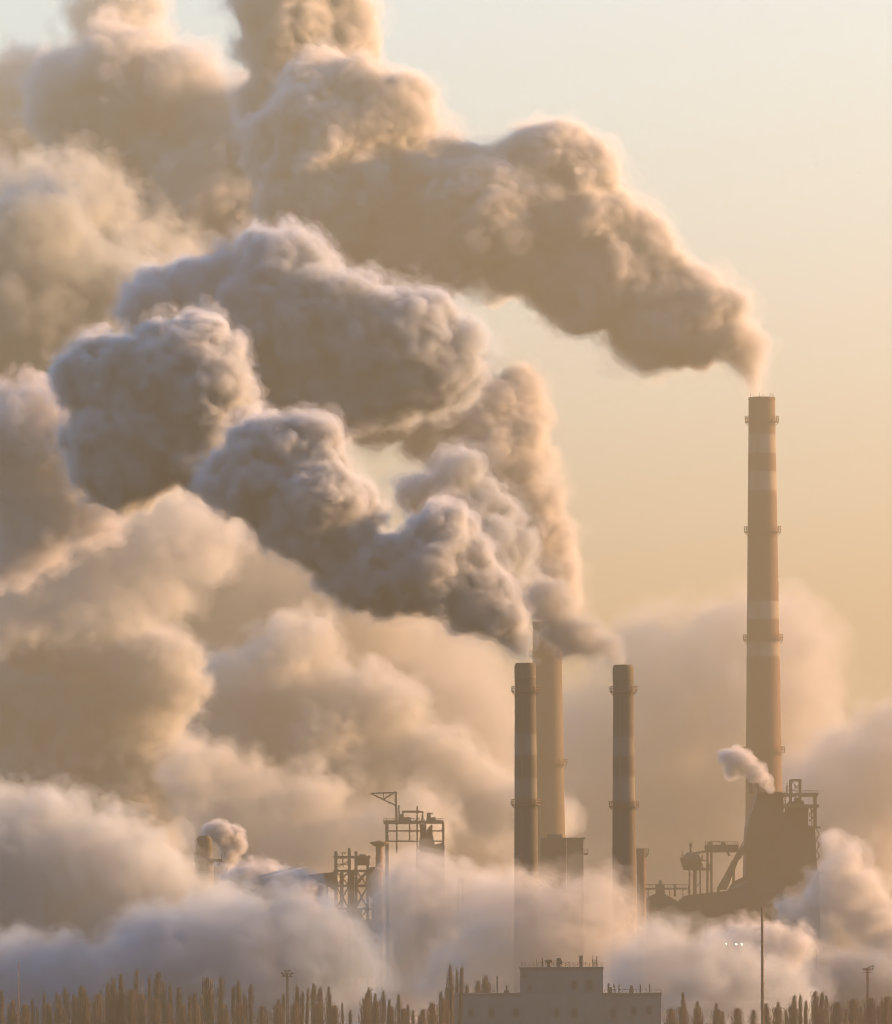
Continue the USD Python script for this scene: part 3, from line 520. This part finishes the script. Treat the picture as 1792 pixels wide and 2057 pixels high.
t.part('roof_stack', cat_([a.box(1041, 1066, 268, 352, 20, 32), a.box(1038, 1069, 265, 273, 18, 34)]), M_steel)
t.part('antenna', cat_([a.bar((767, 352, 20), (766, 285, 20), 2), a.bar((723, 352, 20), (722, 280, 20), .8)]), M_steel); 
t.part('antenna', cat_([a.bar((1140, 352, 20), (1137, 268, 20), 1.2), a.bar((1171, 352, 20), (1171, 265, 20), 1.8), a.bar((1137, 300, 20), (1171, 340, 20), 1), a.bar((1150, 352, 20), (1160, 290, 20), 1)]), M_steel)
for x, y, w in ((428, 418, 2.4), (497, 488, 3.4), (1258, 470, 3), (1300, 482, 2.4), (1337, 482, 2.4), (1430, 490, 5), (1497, 480, 2.2), (1565, 478, 2.0), (1275, 500, 4)):
    t.part('roof_pipe', a.bar((x, 552, 6), (x, y, 6), w), M_steel)
for q in ((480, 515, 525, 548), (1415, 1445, 515, 545), (1255, 1285, 515, 545)): t.part('roof_unit', a.box(*q, 0, 14), M_steel)

# ---- masts and poles
def floodmast(conv, D, x, yt, yb, lamps, label):
    a = At(D, conv); t = Thing('floodlight_mast', label, 'light mast', a.base(x, yb))
    u = a.u; top = a.p(x, yt); b = np.array([top[0], D, 0])
    t.part('mast', cat_([bar(b + (dx, dy, 0), np.array([top[0], D, top[2]]) + (dx * .6, dy * .6, 0), 1.4 * u) for dx, dy in ((-2.6 * u, 0), (2.6 * u, 0), (0, 3 * u))] + [bar(b + (s * 2.4 * u, 0, z), b + (-s * 2.4 * u, 0, z + 8 * u), .7 * u) for z, s in zip(np.arange(2, top[2] - 9 * u, 8 * u), [1, -1] * 200)]), M_steel2)
    t.part('head_frame', cat_([a.bar((x + q[0] * 2.9867, yt + q[1] * 2.9867), (x + q[2] * 2.9867, yt + q[3] * 2.9867), 1.3) for q in ((-14, 0, 14, 0), (-14, 7, 14, 7), (0, -6, 0, 10))]), M_steel)
    for dx, dy in lamps: t.part('floodlight', a.box(x + dx * 2.9867 - 8, x + dx * 2.9867 + 8, yt + dy * 2.9867 - 8, yt + dy * 2.9867 + 6, -4, 4), M_steel)
floodmast(z6, 1380, 502, 400, 900, ((-13, -1), (-5, -6), (5, -7), (13, -1), (-8, 4), (8, 4), (0, 2)), 'light mast with a round cluster of lamps among poplars')
floodmast(z7, 1380, 1585, 760, 1300, ((-11, -2), (-4, -3), (6, -8), (15, -11), (5, -2), (15, -3)), 'light mast with stepped lamp head near the right edge')
a = At(1250); t = Thing('tall_pole', 'tall dark pole rising before the orange steam at right', 'pole', a.base(1532, 2060))
at = a.p(1531, 1822); H = at[2]; at[2] = 0
t.part('shaft', lathe([(3.4 * a.u, 0), (2.6 * a.u, H * .6), (2.0 * a.u, H), (0, H)], at, 16), M_steel, smooth=50)
t.part('step_bolts', cat_([bar(at + (-5 * a.u, 0, z), at + (5 * a.u, 0, z), .8 * a.u) for z in np.arange(H * .35, H - 2, 14 * a.u)]), M_steel2)
for x, yt, lb in ((37, 1935, 'thin lone pole at the far left above the shrubs'), (286, 1966, 'faint thin pole between the tallest left poplars'), (407, 1966, 'thin pole beside a stout poplar left of the lamp mast')):
    a = At(1420); t = Thing('thin_pole', lb, 'pole', a.base(x, 2060)); at = a.p(x, yt); H = at[2]; at[2] = 0
    t.part('shaft', lathe([(1.3 * a.u, 0), (.7 * a.u, H), (0, H)], at, 10), M_steel2, smooth=50)
    t.part('tip', lathe([(.25 * a.u, H - .2 * a.u), (.9 * a.u, H), (.9 * a.u, H + 1.5 * a.u), (0, H + 1.7 * a.u)], at, 10), M_steel)

# ---- bare poplars
trng = np.random.default_rng(11)
def twigs(n, H, R, rng, full):
    """upright twigs fanning from the stem: thin slivers, crown widest a third of the way up"""
    v, f = [], []
    for k in range(n):
        z = H * (.02 + .96 * rng.beta(1.35, 1.05)); prof = max(.04, math.sin(math.pi * min(.99, (z / H) ** 1.5 * .9 + .06))) ** .65
        ang = rng.uniform(0, 2 * math.pi); r0 = R * prof * min(1.4, abs(rng.normal(0, .46))) * full
        L = H * rng.uniform(.05, .2); out = R * .3 * rng.uniform(-.2, 1) * prof
        p0 = np.array([r0 * math.cos(ang), r0 * math.sin(ang), z]); p1 = p0 + (out * math.cos(ang), out * math.sin(ang), min(L, (H - z) * 1.6))
        w = rng.uniform(.012, .05) * (H / 13)
        s = np.array([-math.sin(ang), math.cos(ang), 0]) * w; q = np.array([math.cos(ang), math.sin(ang), 0]) * w
        i = len(v); v += [p0 - s, p0 + s, p0 + q, p1]; f += [(i, i + 1, i + 3), (i + 1, i + 2, i + 3), (i + 2, i, i + 3), (i, i + 2, i + 1)]
    return np.array(v), np.array(f)
def limbs(H, R, rng):
    out = [lathe([(H * .016, 0), (H * .011, H * .4), (H * .004, H * .97), (0, H)], (0, 0, 0), 8)]
    for k in range(12):
        z = H * rng.uniform(.06, .55); ang = rng.uniform(0, 6.28); r = R * rng.uniform(.3, .8)
        m = (r * .8 * math.cos(ang), r * .8 * math.sin(ang), z + H * .14); e = (r * math.cos(ang), r * math.sin(ang), min(H * .93, z + H * .42))
        out += [bar((0, 0, z), m, H * .008), bar(m, e, H * .005)]
    return cat_(out)
KIND = []
for k, (H, R, full, mat) in enumerate(((12, .85, 1, M_twig), (12, .6, 1.05, M_twig), (12, 1.15, 1, M_twig), (12, .45, 1.1, M_twig), (12, 1.3, .95, M_twig2))):
    path = f'/World/bare_poplar_{k:02d}'
    KIND.append((H, R, limbs(H, R, trng), twigs((950, 700, 1200, 520, 1300)[k], H, R, trng, full), mat))
protos = {}
def tree(name, label, x, yt, w, D, kind, group):
    """w: crown width in survey pixels"""
    top = P(x, yt, D); H0, R0, lb, tw, mat = KIND[kind]
    sz = top[2] / H0; sr = (w * K * D / 2) / R0
    path = numbered('/World/' + name)
    xf = UsdGeom.Xform.Define(stage, path)
    xf.AddTranslateOp().Set(Gf.Vec3d(top[0], D, 0)); xf.AddRotateXYZOp().Set(Gf.Vec3f(float(trng.normal(0, 1.3)), float(trng.normal(0, 1.6)), float(trng.uniform(0, 360)))); xf.AddScaleOp().Set(Gf.Vec3f(sr, sr, sz))
    if kind not in protos:
        protos[kind] = path
        usdkit.mesh(stage, path + '/trunk', (np.array(lb.vertices), np.array(lb.faces)), M_bark)
        usdkit.mesh(stage, path + '/crown', tw, mat)
    else:
        pr = xf.GetPrim(); pr.GetReferences().AddInternalReference(protos[kind]); pr.SetInstanceable(True)
    meta(xf.GetPrim(), label, 'tree', group)
ORD = 'first second third fourth fifth sixth seventh eighth ninth tenth eleventh twelfth thirteenth fourteenth fifteenth sixteenth seventeenth eighteenth nineteenth twentieth'.split()
ORD += ['twenty-' + w for w in ORD[:9]] + ['thirtieth'] + ['thirty-' + w for w in ORD[:9]]
LAND = ((0, 37, 'from the left edge'), (37, 286, 'right of the thin lone pole'), (286, 407, 'right of the faint thin pole'), (407, 577, 'left of the round-headed light mast'), (577, 770, 'right of the round-headed light mast'), (770, 900, 'left of the factory building'), (900, 1330, 'behind the left end of the factory roof'), (1330, 1532, 'right of the factory building'), (1532, 1746, 'right of the tall dark pole'), (1746, 2000, 'at the right edge past the light mast'))
def place_words(x, seen):
    k = next(i for i, (p, q, _) in enumerate(LAND) if p <= max(0, x) < q)
    seen[k] = seen.get(k, -1) + 1
    return ORD[seen[k]], LAND[k][2]
PG = 'bare poplars along the bottom edge'
rows = [(z5, q) for q in ((10, 540, 60), (60, 690, 30), (120, 700, 40), (165, 665, 34), (200, 650, 40), (245, 605, 36), (285, 660, 40), (322, 545, 34), (380, 655, 40), (412, 555, 40), (445, 570, 44), (505, 520, 50), (548, 565, 34), (600, 500, 56), (645, 515, 60), (690, 620, 40), (732, 545, 60), (800, 480, 50), (842, 450, 60), (885, 540, 36), (915, 415, 62), (988, 392, 76), (1045, 600, 50), (1112, 420, 40), (1182, 395, 84), (1225, 475, 40), (1270, 495, 40), (1332, 510, 46), (1418, 570, 36), (1448, 555, 62), (1552, 445, 92), (1642, 440, 76), (1700, 650, 40), (1752, 500, 40), (1788, 480, 60))]
rows += [(z6, q) for q in ((100, 520, 40), (150, 478, 70), (195, 560, 50), (232, 495, 60), (440, 600, 50), (465, 560, 50), (570, 508, 64), (600, 540, 40), (640, 515, 34), (700, 485, 50), (760, 515, 50), (798, 510, 54), (825, 560, 40), (920, 625, 34), (975, 680, 30), (1085, 560, 50), (1112, 522, 74), (1150, 560, 50), (1212, 535, 60), (1250, 600, 40), (1340, 560, 60), (1400, 640, 50), (1440, 680, 30), (1580, 650, 40), (1660, 550, 40), (1700, 495, 44), (1733, 355, 46), (1778, 360, 50))]
rows += [(z4, q) for q in ((122, 375, 34), (162, 380, 36), (195, 495, 50), (270, 470, 70), (340, 430, 90))]
rows += [(z7, q) for q in ((45, 955, 56), (160, 1035, 60), (290, 1045, 60), (350, 1120, 50), (610, 1105, 60), (740, 1055, 60), (835, 1035, 60), (900, 1100, 40), (955, 985, 56), (1012, 985, 50), (1060, 1030, 50), (1150, 950, 70), (1205, 960, 60), (1240, 985, 60), (1330, 1060, 60), (1400, 1100, 50), (1470, 1020, 70), (1540, 1080, 70), (1620, 1040, 80), (1700, 1080, 80), (1770, 1040, 90))]
rows.sort(key=lambda r: r[0](*r[1][:2])[0]); seen_t, seen_s = {}, {}
scale_of = {z5: 2.9867, z6: 2.9867, z4: 2.9867, z7: 3.381}
for i, (cv, (x, y, w)) in enumerate(rows):
    px, py = cv(x, y); wp = w / scale_of[cv] / 1.2444
    D = 1370 + float(trng.uniform(-25, 25)) + (90 if cv is z4 else 0)
    kind = 3 if wp < 12 else 1 if wp < 17 else 0 if wp < 22 else 2
    if trng.random() < .2: kind = (kind + 1) % 4
    nth, where = place_words(px, seen_t)
    wp *= float(trng.uniform(.6, 1.15)); tree('bare_poplar', f"{'slender' if wp < 14 else 'stout' if wp > 20 else 'bare'} {'tall' if py < 1975 else 'low'} leafless poplar, {nth} {where}", px, py, wp * 1.25, D, kind, PG)
# rusty shrubs in front
for x, y, w in ((20, 2012, 30), (48, 2020, 34), (95, 2018, 30), (125, 2022, 30), (150, 2006, 34), (175, 2008, 36), (195, 2000, 38), (218, 1999, 40), (240, 1996, 40), (262, 1992, 44), (285, 1998, 36), (310, 2010, 30), (335, 2018, 30), (365, 2022, 28), (395, 2018, 30), (450, 2022, 34), (480, 2018, 34), (530, 2024, 34), (560, 2020, 34), (590, 2018, 36), (640, 2020, 36), (668, 2022, 34), (735, 2008, 34), (752, 2014, 36), (785, 2024, 36), (812, 2028, 30), (845, 2030, 30), (870, 2018, 34), (890, 2008, 36), (1345, 2028, 34), (1375, 2024, 36), (1400, 2026, 34), (1440, 2030, 36), (1480, 2028, 36), (1560, 2024, 38), (1590, 2020, 40), (1640, 2022, 40), (1680, 2016, 44), (1715, 2010, 46), (1750, 2008, 46), (1780, 2004, 50)):
    nth, where = place_words(x, seen_s)
    tree('bare_shrub', f'low rusty brown shrub under the poplars, {nth} {where}', x, y, w, 1330 + float(trng.uniform(-10, 10)), 4, 'rusty shrubs under the poplars')
